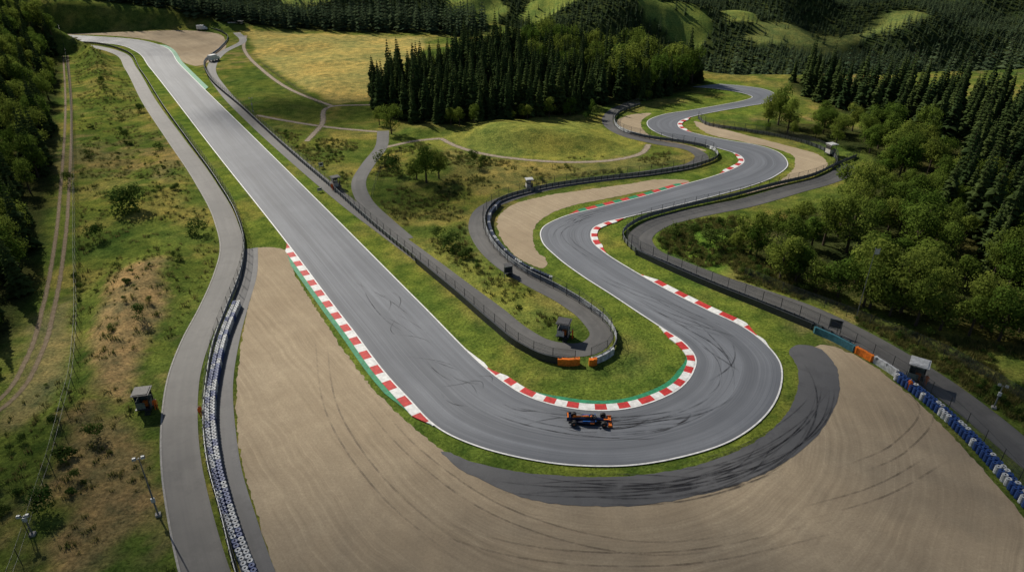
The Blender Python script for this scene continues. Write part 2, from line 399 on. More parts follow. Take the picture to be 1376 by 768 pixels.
ap=poly([(592,606),(640,622),(700,634),(770,640),(850,639),(920,629),(985,608),(1035,579),(1062,547),(1073,515),(1070,490),(1060,470),(1078,463),(1098,467),(1120,487),(1128,515),(1120,550),(1098,585),(1060,617),(1000,647),(930,667),(870,678),(800,680),(740,676),(690,664),(655,648),(615,628)],.6,.05)
fill('asphalt_runoff',ap,.055,M['apron'])
ap2=curve([(336,334),(334,370),(322,410),(308,460),(298,520),(300,580),(308,640),(325,700),(347,768),(372,830)])
road('asphalt_verge',ap2,2.7,.042,M['apron'])
R1=curve([(60,58),(120,62),(160,72),(176,92),(203,140),(238,190),(275,243),(303,295),(312,335),(303,372),(285,415),(265,455),(248,505),(242,560),(244,620),(256,690),(276,768),(304,850)])
R2=curve([(318,44),(326,56),(300,70),(284,92),(300,122),(340,163),(395,212),(440,250),(480,282),(525,315),(575,352),(625,390),(665,420),(700,448),(730,464),(760,470),(790,468),(808,452),(796,430),(760,402),(720,381),(680,357),(650,327),(641,303),(650,282),(690,264),(750,249),(830,238),(890,230),(932,221),(943,211),(930,201),(880,191),(840,181),(818,167),(824,150),(850,138)])
R2b=curve([(515,176),(512,198),(494,222),(482,245),(490,270),(520,300),(545,322)])
R3=curve([(1145,222),(1125,236),(1060,256),(1000,273),(930,287),(882,301),(860,320),(873,340),(912,357),(960,376),(1020,396),(1090,421),(1150,450),(1200,478),(1260,516),(1320,561),(1376,608),(1440,660)])
R1W=3.9
road('service_road',R1,R1W,.05,M['road']); road('service_road',R2,3.3,.046,M['road']); road('service_road',R2b,3.2,.041,M['road']); road('service_road',R3,4.4,.05,M['road'])
Q=offs(R1,-R1W/2-.05); v,f,u,_=ribbon(Q,.1,-.1,.09,1); mkobj('road_edge_kerbstone',v,f,[M['concrete']])
paths=[curve([(345,155),(400,165),(450,172),(517,178)]),curve([(412,190),(432,168),(447,143),(500,141)]),curve([(518,198),(555,190),(592,186)]),
 curve([(592,186),(612,196),(650,207),(710,215),(770,218),(825,215),(862,206),(872,194)]),curve([(330,48),(328,66),(350,92),(400,125),(447,143)])]
for i,p in enumerate(paths): road('gravel_path',p,2.5,.034+.0015*i,M['dirt'],True)
lt=curve([(88,75),(92,150),(88,240),(80,330),(66,410),(45,480),(15,530),(-40,575)])
for o_ in (.8,-.8): road('dirt_track',offs(lt,o_),1.1,.034,M['rut'],True)
# ---------------------------------------------------------------- terrain function
flat=[cen,R1,R2,R2b,R3,ap2,lt]+paths+[TL,TR]
fp=np.vstack([resample(p,2.0) for p in flat]+[g for g in grav]+[ap])
kd=kdtree.KDTree(len(fp))
for i,p in enumerate(fp): kd.insert((p[0],p[1],0),i)
kd.balance()
tk=resample(cen,2.0); kt=kdtree.KDTree(len(tk))
for i,p in enumerate(tk): kt.insert((p[0],p[1],0),i)
kt.balance()
def kdd(k,x,y):
    out=np.full(x.shape,99.0); m=(y<420)&(y>0)&(np.abs(x)<330)
    xx,yy=x[m],y[m]; out[m]=[k.find((a,b,0))[2] for a,b in zip(xx,yy)]; return out
mcx,mcy=G(700,192)
def Ysf(x): return 392-135*sst(-30,85,x)
def farh(x,y):
    s=sst(-.12,1,(y-Ysf(x))/330)-sst(-.12,1,0*x)
    s=np.where(y>Ysf(x),s/(1-sst(-.12,1,0.0)),0)
    v=-165+.155*np.maximum(0,y-950)
    v=np.where(y>1700,-165+.155*750+ .03*(y-1700),v)
    v=v+fbm(x/260+3.3,y/210+5,4)*85*sst(600,1000,y)
    side=sst(400,1200,np.abs(x)-.2*y)
    return s*v+side*60*fbm(x/500,y/500,3)
def terr(x,y):
    x=np.asarray(x,float);y=np.asarray(y,float)
    d=kdd(kd,x,y)
    ins=np.zeros(x.shape,bool)
    for g in grav+[ap]:
        b=(x>g[:,0].min())&(x<g[:,0].max())&(y>g[:,1].min())&(y<g[:,1].max())
        if b.any(): ins[b]|=inside(g,x[b],y[b])
    k=sst(3.2,14,d); k[ins]=0
    h=(fbm(x/22,y/22,4)*1.6+.3)
    h=h+3.0*np.exp(-(((x-mcx)/38)**2+((y-mcy)/16)**2))+2.2*np.exp(-(((x+62)/12)**2+((y-86)/22)**2))
    h=h+sst(105,260,x)*4*sst(60,140,y)+sst(110,240,-x)*14
    return h*k+farh(x,y)
def th(x,y): return float(terr(np.array([x]),np.array([y]))[0])
def hit(px,py):
    d=ray(px,py); t=np.linspace(650,2500,1500); x=d[0]*t;y=d[1]*t;z=CAMH+d[2]*t
    h=farh(x,y)+6; i=np.argmax(z<h) if (z<h).any() else len(t)-1
    return (x[i],y[i])
def axis(a0,a1,step,lo,hi,g=1.10,mx=120):
    c=list(np.arange(a0,a1+.01,step)); s=step; v=a1
    while v<hi: s=min(s*g,mx if v<1700 else 200); v+=s; c.append(v)
    s=step; v=a0; pre=[]
    while v>lo: s=min(s*g,120); v-=s; pre.append(v)
    return np.array(pre[::-1]+c)
X=axis(-150,175,1.1,-5000,5000,1.06); Y=axis(36,270,1.1,-800,9000,1.03,14)
gx,gy=np.meshgrid(X,Y); gx=gx.ravel();gy=gy.ravel()
gz=terr(gx,gy)
dt=kdd(kt,gx,gy)
nx,ny=len(X),len(Y)
n1=fbm(gx/9,gy/9,5); n2=fbm(gx/3+40,gy/3,4); n3=fbm(gx/40+7,gy/40,4)
col=np.zeros((len(gx),3)); col[:]=(.100,.128,.036)
def mixz(w,c):
    global col
    w=np.clip(w,0,1)[:,None]; col=col*(1-w)+np.array(c)*w
mixz(sst(-.1,.45,n1+.5*n2)*.8,(.20,.175,.068))
mixz(sst(.0,.5,-n1+.3*n3)*.65,(.048,.080,.022))
mixz(sst(.25,.6,n3+.6*n2-.1*n1)*.6,(.22,.165,.10))
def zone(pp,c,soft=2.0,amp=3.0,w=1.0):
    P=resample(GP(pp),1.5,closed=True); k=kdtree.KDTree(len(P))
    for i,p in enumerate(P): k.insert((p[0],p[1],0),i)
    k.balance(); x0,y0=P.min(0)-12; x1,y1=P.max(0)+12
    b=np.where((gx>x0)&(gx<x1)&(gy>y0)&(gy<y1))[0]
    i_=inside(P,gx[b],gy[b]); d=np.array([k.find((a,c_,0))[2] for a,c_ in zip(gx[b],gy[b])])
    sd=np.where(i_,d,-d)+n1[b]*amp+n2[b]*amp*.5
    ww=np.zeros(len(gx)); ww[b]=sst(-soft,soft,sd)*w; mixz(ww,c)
zone([(328,42),(440,46),(570,52),(572,68),(520,100),(505,135),(450,140),(400,112),(350,80)],(.32,.265,.12),2,2)
zone([(300,95),(345,90),(400,120),(440,142),(430,165),(345,150)],(.08,.11,.032),2,3,.8)
zone([(540,190),(640,174),(700,160),(780,162),(850,182),(865,200),(820,214),(740,216),(640,205)],(.19,.20,.062),1.5,1.5,.9)
zone([(600,200),(700,218),(860,212),(930,205),(935,218),(840,232),(720,240),(640,262),(600,240)],(.20,.17,.078),2,4,.65)
zone([(150,375),(228,350),(222,420),(190,490),(172,545),(115,530),(125,450)],(.26,.18,.12),1.2,2.2,.9)
zone([(60,560),(130,540),(190,580),(205,680),(225,790),(60,790),(80,680)],(.22,.15,.10),1.5,4,.8)
zone([(60,420),(95,400),(95,520),(30,590),(-20,580),(20,520)],(.22,.175,.12),1.5,3,.65)
zone([(880,305),(985,290),(1000,340),(960,370),(890,350)],(.11,.19,.038),1.5,2,.8)
zone([(560,330),(640,345),(740,430),(700,440),(600,370)],(.20,.215,.065),1.5,2,.7)
verge=np.exp(-np.clip(dt-8,0,99)/3.0)*(dt<24)
mixz(sst(.3,.7,verge+n2*.1),(.108,.148,.036))
mixz(sst(.35,.9,verge)*sst(.05,.5,n1)*.6,(.185,.172,.062))
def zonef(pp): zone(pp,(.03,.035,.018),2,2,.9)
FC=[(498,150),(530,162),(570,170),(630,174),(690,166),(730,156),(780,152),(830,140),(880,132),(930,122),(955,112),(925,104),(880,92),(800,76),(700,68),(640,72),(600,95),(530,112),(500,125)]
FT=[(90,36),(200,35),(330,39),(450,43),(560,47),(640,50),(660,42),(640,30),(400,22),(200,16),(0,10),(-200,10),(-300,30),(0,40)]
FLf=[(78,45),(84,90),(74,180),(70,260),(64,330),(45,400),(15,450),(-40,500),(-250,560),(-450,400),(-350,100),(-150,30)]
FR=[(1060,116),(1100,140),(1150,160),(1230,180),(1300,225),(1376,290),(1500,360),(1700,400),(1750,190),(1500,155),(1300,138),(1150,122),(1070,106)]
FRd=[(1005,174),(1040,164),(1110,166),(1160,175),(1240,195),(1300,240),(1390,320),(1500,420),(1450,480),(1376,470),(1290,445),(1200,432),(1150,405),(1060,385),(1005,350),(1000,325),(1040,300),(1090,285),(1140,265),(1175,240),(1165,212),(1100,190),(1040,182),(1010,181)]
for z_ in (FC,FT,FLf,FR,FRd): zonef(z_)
far=sst(250,300,gy-(Ysf(gx)-265)*.9)
mixz(far,(.035,.048,.022))
past=[]
def pasture(cx,cy,rx,ry,c): past.append((*hit(cx,cy),rx,ry,c))
pasture(1080,46,85,70,(.13,.15,.065)); pasture(925,32,46,46,(.13,.17,.055)); pasture(640,8,55,45,(.18,.22,.075)); pasture(735,12,48,40,(.17,.21,.07)); pasture(450,6,100,60,(.19,.22,.08)); pasture(890,6,44,36,(.16,.20,.068)); pasture(990,16,30,44,(.16,.19,.068)); pasture(1200,30,50,40,(.12,.145,.058))
def pw1(x,y,cx,cy,rx,ry): return 1-np.sqrt(((x-cx)/rx)**2+((y-cy)/ry)**2)+.55*fbm(x/35,y/35,4)
def pastw(x,y):
    w=np.full(x.shape,-1.0)
    for cx,cy,rx,ry,c in past: w=np.maximum(w,pw1(x,y,cx,cy,rx,ry))
    return w
for cx,cy,rx,ry,c in past: mixz(sst(-.02,.06,pw1(gx,gy,cx,cy,rx,ry))*(gy>500),c)
faces=np.empty(((ny-1)*(nx-1),4),int); ii=(np.arange(ny-1)[:,None]*nx+np.arange(nx-1)[None,:]).ravel()
faces[:,0]=ii;faces[:,1]=ii+1;faces[:,2]=ii+nx+1;faces[:,3]=ii+nx
me=bpy.data.meshes.new('ground'); me.vertices.add(len(gx)); me.vertices.foreach_set('co',np.stack([gx,gy,gz],1).ravel())
me.loops.add(faces.size); me.loops.foreach_set('vertex_index',faces.ravel()); me.polygons.add(len(faces))
me.polygons.foreach_set('loop_start',np.arange(0,faces.size,4)); me.polygons.foreach_set('loop_total',np.full(len(faces),4))
me.update(calc_edges=True); me.validate()
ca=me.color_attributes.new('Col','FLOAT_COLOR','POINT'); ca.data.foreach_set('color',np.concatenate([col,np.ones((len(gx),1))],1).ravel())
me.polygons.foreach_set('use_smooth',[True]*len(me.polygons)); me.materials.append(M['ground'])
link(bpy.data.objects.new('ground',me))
# ---------------------------------------------------------------- vegetation prototypes
def conifer(seed,h=15,r=2.7,tiers=20,k=8,hang=True,nm='conifer',mt='needle'):
    q=random.Random(seed); mb=MB(); mb.cyl((0,0,-.5),(0,0,h*.97),.22,.03,5,1)
    for i in range(tiers):
        t=i/(tiers-1); z=h*(.08+.9*t); R=(r*(1-t)**.8+.12)*q.uniform(.78,1.15); kk=max(4,int(k*(1-.45*t))); a0=q.uniform(0,6.3)
        for j in range(kk):
            a=a0+j*2*math.pi/kk+q.uniform(-.25,.25); L=R*q.uniform(.65,1.15); w=L*.32+.12
            ca_,sa=math.cos(a),math.sin(a); dr=-L*q.uniform(.15,.42)
            P=lambda d,s,zz:(ca_*d-sa*s,sa*d+ca_*s,z+zz)
            if hang:
                mb.add([P(.05,0,.15),P(L*.55,w,dr*.35-.05),P(L,0,dr),P(L*.55,-w,dr*.35-.05),P(L*.5,0,.12)],[(0,4,1),(1,4,2),(2,4,3),(3,4,0)],0)
                mb.add([P(L*.25,w*.3,0),P(L*.9,-w*.2,dr*.8),P(L*.6,0,dr-L*.3-.2)],[(0,1,2)],0)
            else: mb.add([P(.05,0,.2),P(L*.6,w*1.6,dr*.6-.1),P(L,0,dr-.1),P(L*.6,-w*1.6,dr*.6-.1)],[(0,1,2,3)],0)
    return mb.obj('%s_%d'%(nm,seed),[M[mt],M['bark']],add=False)
def leafy(seed,h=9,r=3.6,nb=11,per=200,ls=.46,trunk=True,mat='leaf',lowz=.3,name='broadleaf'):
    q=random.Random(seed); mb=MB(); blobs=[]
    for i in range(nb):
        a=q.uniform(0,6.3); d=r*.62*math.sqrt(q.random()); z=h*(lowz+ (1-lowz-.15)*q.random()); k=1-.55*abs((z/h-.55)/.55)
        blobs.append((math.cos(a)*d*k,math.sin(a)*d*k,z,r*q.uniform(.28,.5)))
    if trunk:
        mb.cyl((0,0,-.4),(0,0,h*.5),.26,.14,7,1)
        for b in blobs[:7]: mb.cyl((0,0,h*q.uniform(.25,.45)),(b[0],b[1],b[2]),.09,.025,5,1)
    for (bx,by,bz,br) in blobs:
        for i in range(per):
            v=Vector((q.gauss(0,1),q.gauss(0,1),q.gauss(0,1)));
            v.normalize()
            if v.z<-.3 and q.random()<.5: continue
            rr=br*(q.uniform(.6,1.1) if q.random()<.85 else q.uniform(1,1.3)); c=Vector((bx,by,bz))+Vector((v.x*rr,v.y*rr,v.z*rr*.85))
            if c.z<.05: continue
            n=(v*1.6+Vector((q.gauss(0,.45),q.gauss(0,.45),q.gauss(0,.45)+.3))).normalized(); a=n.orthogonal().normalized(); b=n.cross(a)
            t=q.uniform(0,6.3); a2=a*math.cos(t)+b*math.sin(t); b2=n.cross(a2); s=ls*q.uniform(.5,1.1)
            mb.add([c-a2*s*.5,c+b2*s*.35-n*s*.1,c+a2*s*.5,c-b2*s*.35-n*s*.1],[(0,1,2,3)],0)
    return mb.obj('%s_%d'%(name,seed),[M[mat],M['bark']],add=False)
def tuft(seed):
    q=random.Random(seed); mb=MB()
    for i in range(18):
        a=q.uniform(0,6.3); d=q.uniform(0,.35); x,y=math.cos(a)*d,math.sin(a)*d; h=q.uniform(.2,.5); lx,ly=q.gauss(0,.14),q.gauss(0,.14); b=q.uniform(0,3.1); w=.04
        mb.add([(x-math.cos(b)*w,y-math.sin(b)*w,-.05),(x+math.cos(b)*w,y+math.sin(b)*w,-.05),(x+lx,y+ly,h)],[(0,1,2)],0)
    return mb.obj('tuft_%d'%seed,[M['tuft']],add=False)
def coll(name,obs):
    c=bpy.data.collections.new(name)
    for o in obs: c.objects.link(o)
    return c
con=[conifer(i,h=[15,17,13,16,14][i],r=[2.7,2.9,2.4,3.2,2.6][i]) for i in range(5)]
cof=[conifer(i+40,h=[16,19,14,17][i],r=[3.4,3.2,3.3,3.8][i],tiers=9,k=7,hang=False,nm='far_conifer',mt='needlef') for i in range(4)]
bro=[leafy(i+10,h=[9,10,8,9.5,7.5][i],r=[3.8,4.2,3.6,3.4,4.0][i],nb=[13,15,12,13,14][i]) for i in range(5)]
shr=[leafy(i+20,h=[1.9,1.5,2.4,1.2][i],r=[1.6,1.9,1.6,1.3][i],nb=6,per=110,ls=.26,trunk=False,mat='shrub',lowz=.15,name='shrub') for i in range(4)]
tuf=[tuft(i+30) for i in range(4)]
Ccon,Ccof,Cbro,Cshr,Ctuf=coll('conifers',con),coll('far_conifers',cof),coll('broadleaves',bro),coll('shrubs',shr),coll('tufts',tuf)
def scatter(name,pts,scl,nvar,c,zj=(.85,1.2)):
    n=len(pts); me=bpy.data.meshes.new(name); me.from_pydata([tuple(map(float,p)) for p in pts],[],[])
    a=me.attributes.new('rz','FLOAT','POINT'); a.data.foreach_set('value',rng.uniform(0,6.28,n))
    a=me.attributes.new('vi','INT','POINT'); a.data.foreach_set('value',rng.integers(0,nvar,n).astype(np.int32))
    s=np.asarray(scl); S=np.stack([s*rng.uniform(.9,1.1,n),s*rng.uniform(.9,1.1,n),s*rng.uniform(*zj,n)],1)
    a=me.attributes.new('sc3','FLOAT_VECTOR','POINT'); a.data.foreach_set('vector',S.ravel())
    ob=link(bpy.data.objects.new(name,me)); md=ob.modifiers.new('scatter','NODES')
    ng=bpy.data.node_groups.new(name+'_scatter','GeometryNodeTree'); md.node_group=ng
    ng.interface.new_socket('Geometry',in_out='INPUT',socket_type='NodeSocketGeometry'); ng.interface.new_socket('Geometry',in_out='OUTPUT',socket_type='NodeSocketGeometry')
    gi=ng.nodes.new('NodeGroupInput'); go=ng.nodes.new('NodeGroupOutput'); ip=ng.nodes.new('GeometryNodeInstanceOnPoints'); ci=ng.nodes.new('GeometryNodeCollectionInfo')
    ci.inputs['Collection'].default_value=c; ci.inputs['Separate Children'].default_value=True; ci.inputs['Reset Children'].default_value=True
    def na(nm,t):
        x=ng.nodes.new('GeometryNodeInputNamedAttribute'); x.data_type=t; x.inputs['Name'].default_value=nm; return x.outputs[0]
    cx=ng.nodes.new('ShaderNodeCombineXYZ'); er=ng.nodes.new('FunctionNodeEulerToRotation'); L=ng.links.new
    L(na('rz','FLOAT'),cx.inputs[2]); L(cx.outputs[0],er.inputs[0]); L(er.outputs[0],ip.inputs['Rotation'])
    L(gi.outputs[0],ip.inputs['Points']); L(ci.outputs[0],ip.inputs['Instance']); ip.inputs['Pick Instance'].default_value=True
    L(na('vi','INT'),ip.inputs['Instance Index']); L(na('sc3','FLOAT_VECTOR'),ip.inputs['Scale']); L(ip.outputs[0],go.inputs[0])
    return ob
def gridpts(P,step,jit=.5):
    x0,y0=P.min(0);x1,y1=P.max(0); x,y=np.meshgrid(np.arange(x0,x1,step),np.arange(y0,y1,step)); x=x.ravel();y=y.ravel()
    x=x+rng.uniform(-jit,jit,len(x))*step; y=y+rng.uniform(-jit,jit,len(y))*step
    m=inside(P,x,y); return x[m],y[m]
def forest(name,pp,step,c,nv,s0,s1,dmin=4,keep=None):
    x,y=gridpts(GP(pp),step); d=kdd(kd,x,y); m=d>dmin
    if keep is not None: m&=keep(x,y)
    x,y=x[m],y[m]; z=terr(x,y); n=len(x)
    return scatter(name,np.stack([x,y,z],1),rng.uniform(s0,s1,n),nv,c)
forest('conifer_forest',FC,4.0,Ccon,5,.55,1.0)
forest('mixed_woodland',[(690,72),(800,78),(880,94),(950,110),(930,121),(870,132),(830,138),(790,120),(720,100)],6.0,Cbro,5,1.0,1.5,5)
forest('broadleaf_fringe',[(600,166),(640,170),(690,163),(740,153),(790,150),(835,138),(880,130),(880,136),(835,144),(790,157),(740,160),(690,171),(640,178),(600,174)],5,Cbro,5,.4,.7,4)
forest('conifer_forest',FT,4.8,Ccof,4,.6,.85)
forest('conifer_forest',FLf,5.0,Ccon,5,.5,.95,4,lambda x,y:rng.random(len(x))<.6)
forest('conifer_forest',FR,5.2,Ccon,5,.65,.95)
forest('mixed_woodland',FLf,6.5,Cbro,5,.6,1.15,5)
forest('mixed_woodland',FRd,6.0,Cbro,5,.62,1.12,6.5)
FRc=[(1300,235),(1340,260),(1400,310),(1500,400),(1500,470),(1400,430),(1340,390),(1300,340),(1260,300),(1270,250)]
forest('conifer_stand',FRc,5.0,Ccon,5,.65,1.0)
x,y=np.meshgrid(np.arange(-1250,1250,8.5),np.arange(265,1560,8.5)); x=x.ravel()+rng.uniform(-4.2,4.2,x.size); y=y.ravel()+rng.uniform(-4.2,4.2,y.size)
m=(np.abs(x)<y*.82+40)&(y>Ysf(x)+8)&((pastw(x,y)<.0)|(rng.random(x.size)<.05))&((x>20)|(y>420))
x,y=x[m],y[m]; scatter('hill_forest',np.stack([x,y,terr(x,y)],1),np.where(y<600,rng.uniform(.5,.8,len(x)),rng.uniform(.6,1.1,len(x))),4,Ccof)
def tree(px,py,kind,i,s,nm):
    x,y=G(px,py); o=bpy.data.objects.new(nm,(bro if kind=='b' else con if kind=='c' else shr)[i].data); link(o)
    o.location=(x,y,th(x,y)); o.rotation_euler=(0,0,random.uniform(0,6.3)); o.scale=(s,s,s*random.uniform(.9,1.1)); return o
for px,py,i,s in [(573,245,0,1.05),(560,240,2,.8),(590,240,3,.75),(526,180,1,.85),(510,168,3,.6),(990,338,0,.5),(1015,350,1,.6),(1040,365,2,.75),(1068,380,3,.75),(1095,392,4,.8),(1125,400,0,.9),(1160,412,1,.85),(1195,425,2,.75),(1230,438,3,.9),(1262,446,4,.85),(1300,455,0,.8),(1340,462,1,.95),(1378,475,2,.8),(1030,178,2,.4),(1065,184,3,.5),(1095,188,0,.5),(1165,190,4,1.0),(1190,205,0,1.05),(1215,225,1,1.0),(1190,238,2,.9)]:
    tree(px,py,'b',i,s,'broadleaf_tree')
for px,py,i,s in [(170,190,2,1.5),(215,200,1,1.0),(168,288,1,2.6),(182,284,0,2.2),(130,322,0,1.5),(262,315,1,1.6),(192,436,2,1.0),(130,590,0,1.0),(95,250,2,1.3),(190,150,0,1.2),(140,120,2,1.3),(636,228,2,1.5),(648,222,0,1.0),(520,222,1,2.0),(605,335,1,1.8),(590,322,0,1.2),(625,345,3,1.4),(530,232,2,1.8),(800,160,2,1.4),(790,162,0,1.2),(905,316,1,1.3),(930,325,2,1.3),(955,335,0,1.6),(950,318,3,1.5),(975,330,1,1.6),(235,255,3,1.1),(120,210,1,1.1),(90,620,3,1.2),(60,690,0,1.3)]:
    tree(px,py,'s',i,s,'shrub')
for px,py,i,s in [(505,146,0,.8),(517,150,1,.7),(545,160,3,.85)]: tree(px,py,'c',i,s,'conifer_tree')
def under(name,pp,n,c,nv,s0,s1,dmin):
    P=GP(pp); x0,y0=P.min(0);x1,y1=P.max(0); x=rng.uniform(x0,x1,n*3);y=rng.uniform(y0,y1,n*3)
    m=inside(P,x,y); x,y=x[m],y[m]; m=(kdd(kd,x,y)>dmin)&(kdd(kt,x,y)>11)&(fbm(x/6,y/6,3)>-.12)
    for g in grav+[ap]: m&=~inside(g,x,y)
    x,y=x[m][:n],y[m][:n]; scatter(name,np.stack([x,y,terr(x,y)],1),rng.uniform(s0,s1,len(x)),nv,c)
LEFTF=[(100,60),(165,90),(300,320),(290,400),(215,560),(230,800),(-100,800),(0,560),(70,400),(95,200)]
MIDF=[(345,170),(510,200),(560,190),(700,215),(900,205),(900,225),(650,270),(640,330),(760,430),(720,445),(480,260)]
RIGHTF=[(870,300),(1000,290),(1000,340),(1200,440),(1400,480),(1400,590),(1280,510),(1100,410),(900,350)]
under('tall_grass',LEFTF,8000,Ctuf,4,.6,1.6,2.8); under('tall_grass',MIDF,5000,Ctuf,4,.6,1.7,2.4); under('tall_grass',RIGHTF,5000,Ctuf,4,.7,1.8,2.8)
under('undergrowth',LEFTF,460,Cshr,4,.2,.7,3.0); under('undergrowth',MIDF,240,Cshr,4,.2,.6,2.6); under('undergrowth',RIGHTF,260,Cshr,4,.25,.65,3.4)
under('undergrowth',[(60,300),(105,60),(95,200),(90,400),(40,520),(-60,560),(-60,440)],300,Cshr,4,.4,1.1,3)
# ---------------------------------------------------------------- barriers and fences
def sweep(mb,P,prof,m,close=True):
    nn=normals(P); n=len(P); k=len(prof); vs=[]
    for i in range(n):
        for o,z in prof: q=P[i]+nn[i]*o; vs.append((q[0],q[1],z))
    fs=[(i*k+j,i*k+(j+1)%k,(i+1)*k+(j+1)%k,(i+1)*k+j) for i in range(n-1) for j in range(k if close else k-1)]
    mb.add(vs,fs,m)
def armco(name,P,h=.95):
    P=resample(P,1.5); mb=MB()
    for z0 in (.15,.42,.69):
        sweep(mb,P,[(.10,z0),(.16,z0+.06),(.10,z0+.125),(.16,z0+.19),(.10,z0+.25),(.04,z0+.25),(.04,z0)],0)
    for i in range(0,len(P)): mb.box((P[i][0],P[i][1],.5),(.12,.12,1.0),1)
    return mb.obj(name,[M['steel'],M['dsteel']])
def fence(name,P,h=3.0,z0=0,post=3.0,mat='steel',r0=.05):
    P=resample(P,post); mb=MB(); zz=terr(P[:,0],P[:,1]) if z0 is None else np.full(len(P),0.0)
    for i,p in enumerate(P):
        mb.cyl((p[0],p[1],zz[i]-.2),(p[0],p[1],zz[i]+h),r0,r0*.8,6,0)
    for k in (h-.05,h*.5):
        for i in range(len(P)-1): mb.cyl((*P[i],zz[i]+k),(*P[i+1],zz[i+1]+k),.014,.014,4,0)
    vs=[];uv=[];d=0
    for i,p in enumerate(P):
        if i: d+=np.linalg.norm(P[i]-P[i-1])
        vs+=[(p[0],p[1],zz[i]+.1),(p[0],p[1],zz[i]+h)]; uv+=[(d,0),(d,h)]
    fs=[(2*i,2*i+2,2*i+3,2*i+1) for i in range(len(P)-1)]
    o=mb.obj(name,[M[mat]]); w=mkobj('wire_panel',vs,fs,[M['wire']],uvs=uv); w.parent=o; return o
def wall(name,P,mat,h=1.0,t=.5):
    P=resample(P,1.0); mb=MB(); sweep(mb,P,[(-t/2,0),(t/2,0),(t/2*.6,h),(-t/2*.6,h)],0)
    for q in (P[0],P[-1]): mb.box((q[0],q[1],h/2),(t*.8,t*.8,h*.98),0)
    return mb.obj(name,[mat])
def tyres(name,P,rows=2,pat=0,high=4,r_=.30,bl='blue'):
    mb=MB(); n=10
    for rw in range(rows):
        Q=resample(offs(P,(rw-.5*(rows-1))*r_*2.0),r_*2.0)
        for i,p in enumerate(Q):
            if pat==0: m=1 if ((i//2+rw)%4==0 or (i//12)%3==2 and (i//2+rw)%2) else 0
            else: m=0 if ((i//2+rw)%3==0 and (i//9)%2) or (i+3*rw)%7==0 else 1
            jx,jy=random.uniform(-.02,.02),random.uniform(-.02,.02); vs=[];prof=[]
            for k in range(high): prof+=[(r_*.93,k*.24),(r_,k*.24+.06),(r_,k*.24+.18),(r_*.93,k*.24+.235)]
            prof+=[(r_*.34,high*.24-.01),(r_*.30,high*.24-.12)]
            for (rr,z) in prof:
                for a in range(n): vs.append((p[0]+jx+rr*math.cos(2*math.pi*a/n),p[1]+jy+rr*math.sin(2*math.pi*a/n),z+.04))
            L=len(prof); fs=[(a+k*n,(a+1)%n+k*n,(a+1)%n+(k+1)*n,a+(k+1)*n) for k in range(L-1) for a in range(n)]
            mb.add(vs,fs,m)
            mb.m[-n:]=[2]*n
            mb.add([vs[len(vs)-n+a] for a in range(n)],[tuple(range(n))],2)
    return mb.obj(name,[M['offw'],M[bl],M['dsteel']],smooth=False)
BL=curve([(40,60),(120,59),(163,68),(190,98),(222,148),(258,198),(292,246),(318,292),(328,330),(323,370),(306,415),(288,462),(278,515),(274,570),(280,630),(296,690),(315,768),(340,850)])
armco('crash_barrier',BL); fence('catch_fence',offs(BL[int(len(BL)*.55):],.3),2.6,0,3,'dsteel')
tyres('tyre_barrier',curve([(319,412),(303,452),(291,500),(284,550),(287,600),(299,660),(317,720),(338,775),(360,830)]),2,0)
BC=curve([(290,40),(306,50),(296,66),(275,84),(278,100),(330,150),(400,214),(450,257),(500,302),(560,352),(620,402),(660,437),(700,468),(735,484),(772,489)])
armco('crash_barrier',BC); fence('catch_fence',offs(BC[int(len(BC)*.30):],.5),1.9,0,3,'dsteel')
wall('barrier_padding',curve([(560,353),(620,403),(660,438),(700,469),(735,485),(752,488)]),M['dsteel'],1.05,.45)
wall('orange_barrier_block',curve([(752,489),(763,490),(776,489)],.5),M['orange'],.95,.7)
wall('white_barrier_block',curve([(797,488),(812,482),(822,475)],.5),M['offw'],.9,.7)
wall('orange_barrier_block',curve([(794,490),(799,489)],.5),M['orange'],.95,.7)
BI=curve([(797,488),(822,475),(829,460),(822,440),(790,412),(750,388),(705,365),(675,342),(656,315),(653,292),(668,273),(720,256),(800,243),(880,234),(940,223),(965,211),(958,202),(920,193),(870,186),(838,177),(826,166),(834,152),(860,142)])
armco('crash_barrier',BI); fence('catch_fence',offs(BI,.5),2.3,0,3,'dsteel')
tyres('tyre_barrier',curve([(740,378),(705,362),(678,340),(660,315),(658,293),(671,276)]),1,1,4,.3,'dblue')
BR=curve([(1150,212),(1125,222),(1090,238),(1040,250),(980,266),(905,283),(855,299),(836,316),(850,337),(900,360),(960,386),(1020,410),(1090,439),(1130,460),(1172,486),(1222,518),(1282,568),(1332,620),(1378,674),(1440,745)])
armco('crash_barrier',BR); fence('catch_fence',offs(BR,.6),2.3,0,3,'dsteel')
wall('barrier_padding',curve([(855,342),(900,363),(960,389),(1020,413),(1090,442)]),M['dsteel'],1.0,.4)
wall('teal_barrier_padding',curve([(1095,447),(1122,459),(1146,472)],.5),M['teal'],1.0,.5)
wall('orange_barrier_block',curve([(1150,474),(1160,479),(1170,485)],.5),M['orange'],1.0,.55)
wall('white_barrier_block',curve([(1175,487),(1190,496),(1203,505)],.5),M['offw'],1.0,.55)
tyres('tyre_barrier',curve([(1206,510),(1250,544),(1290,580),(1330,622),(1374,674),(1430,740)]),2,1)
BT=curve([(938,160),(948,168),(1000,177),(1060,188),(1105,202),(1124,216),(1118,228)])
armco('crash_barrier',BT); fence('catch_fence',BT,2.3,0,3,'dsteel')
B5=curve([(60,42),(120,42),(200,39),(270,38),(300,44)]); armco('crash_barrier',B5)
fence('chain_link_fence',curve([(88,62),(97,150),(101,250),(103,350),(104,470),(97,540),(76,620),(50,700),(28,768),(5,840)]),2.2,None,3.2,'dsteel',.04)
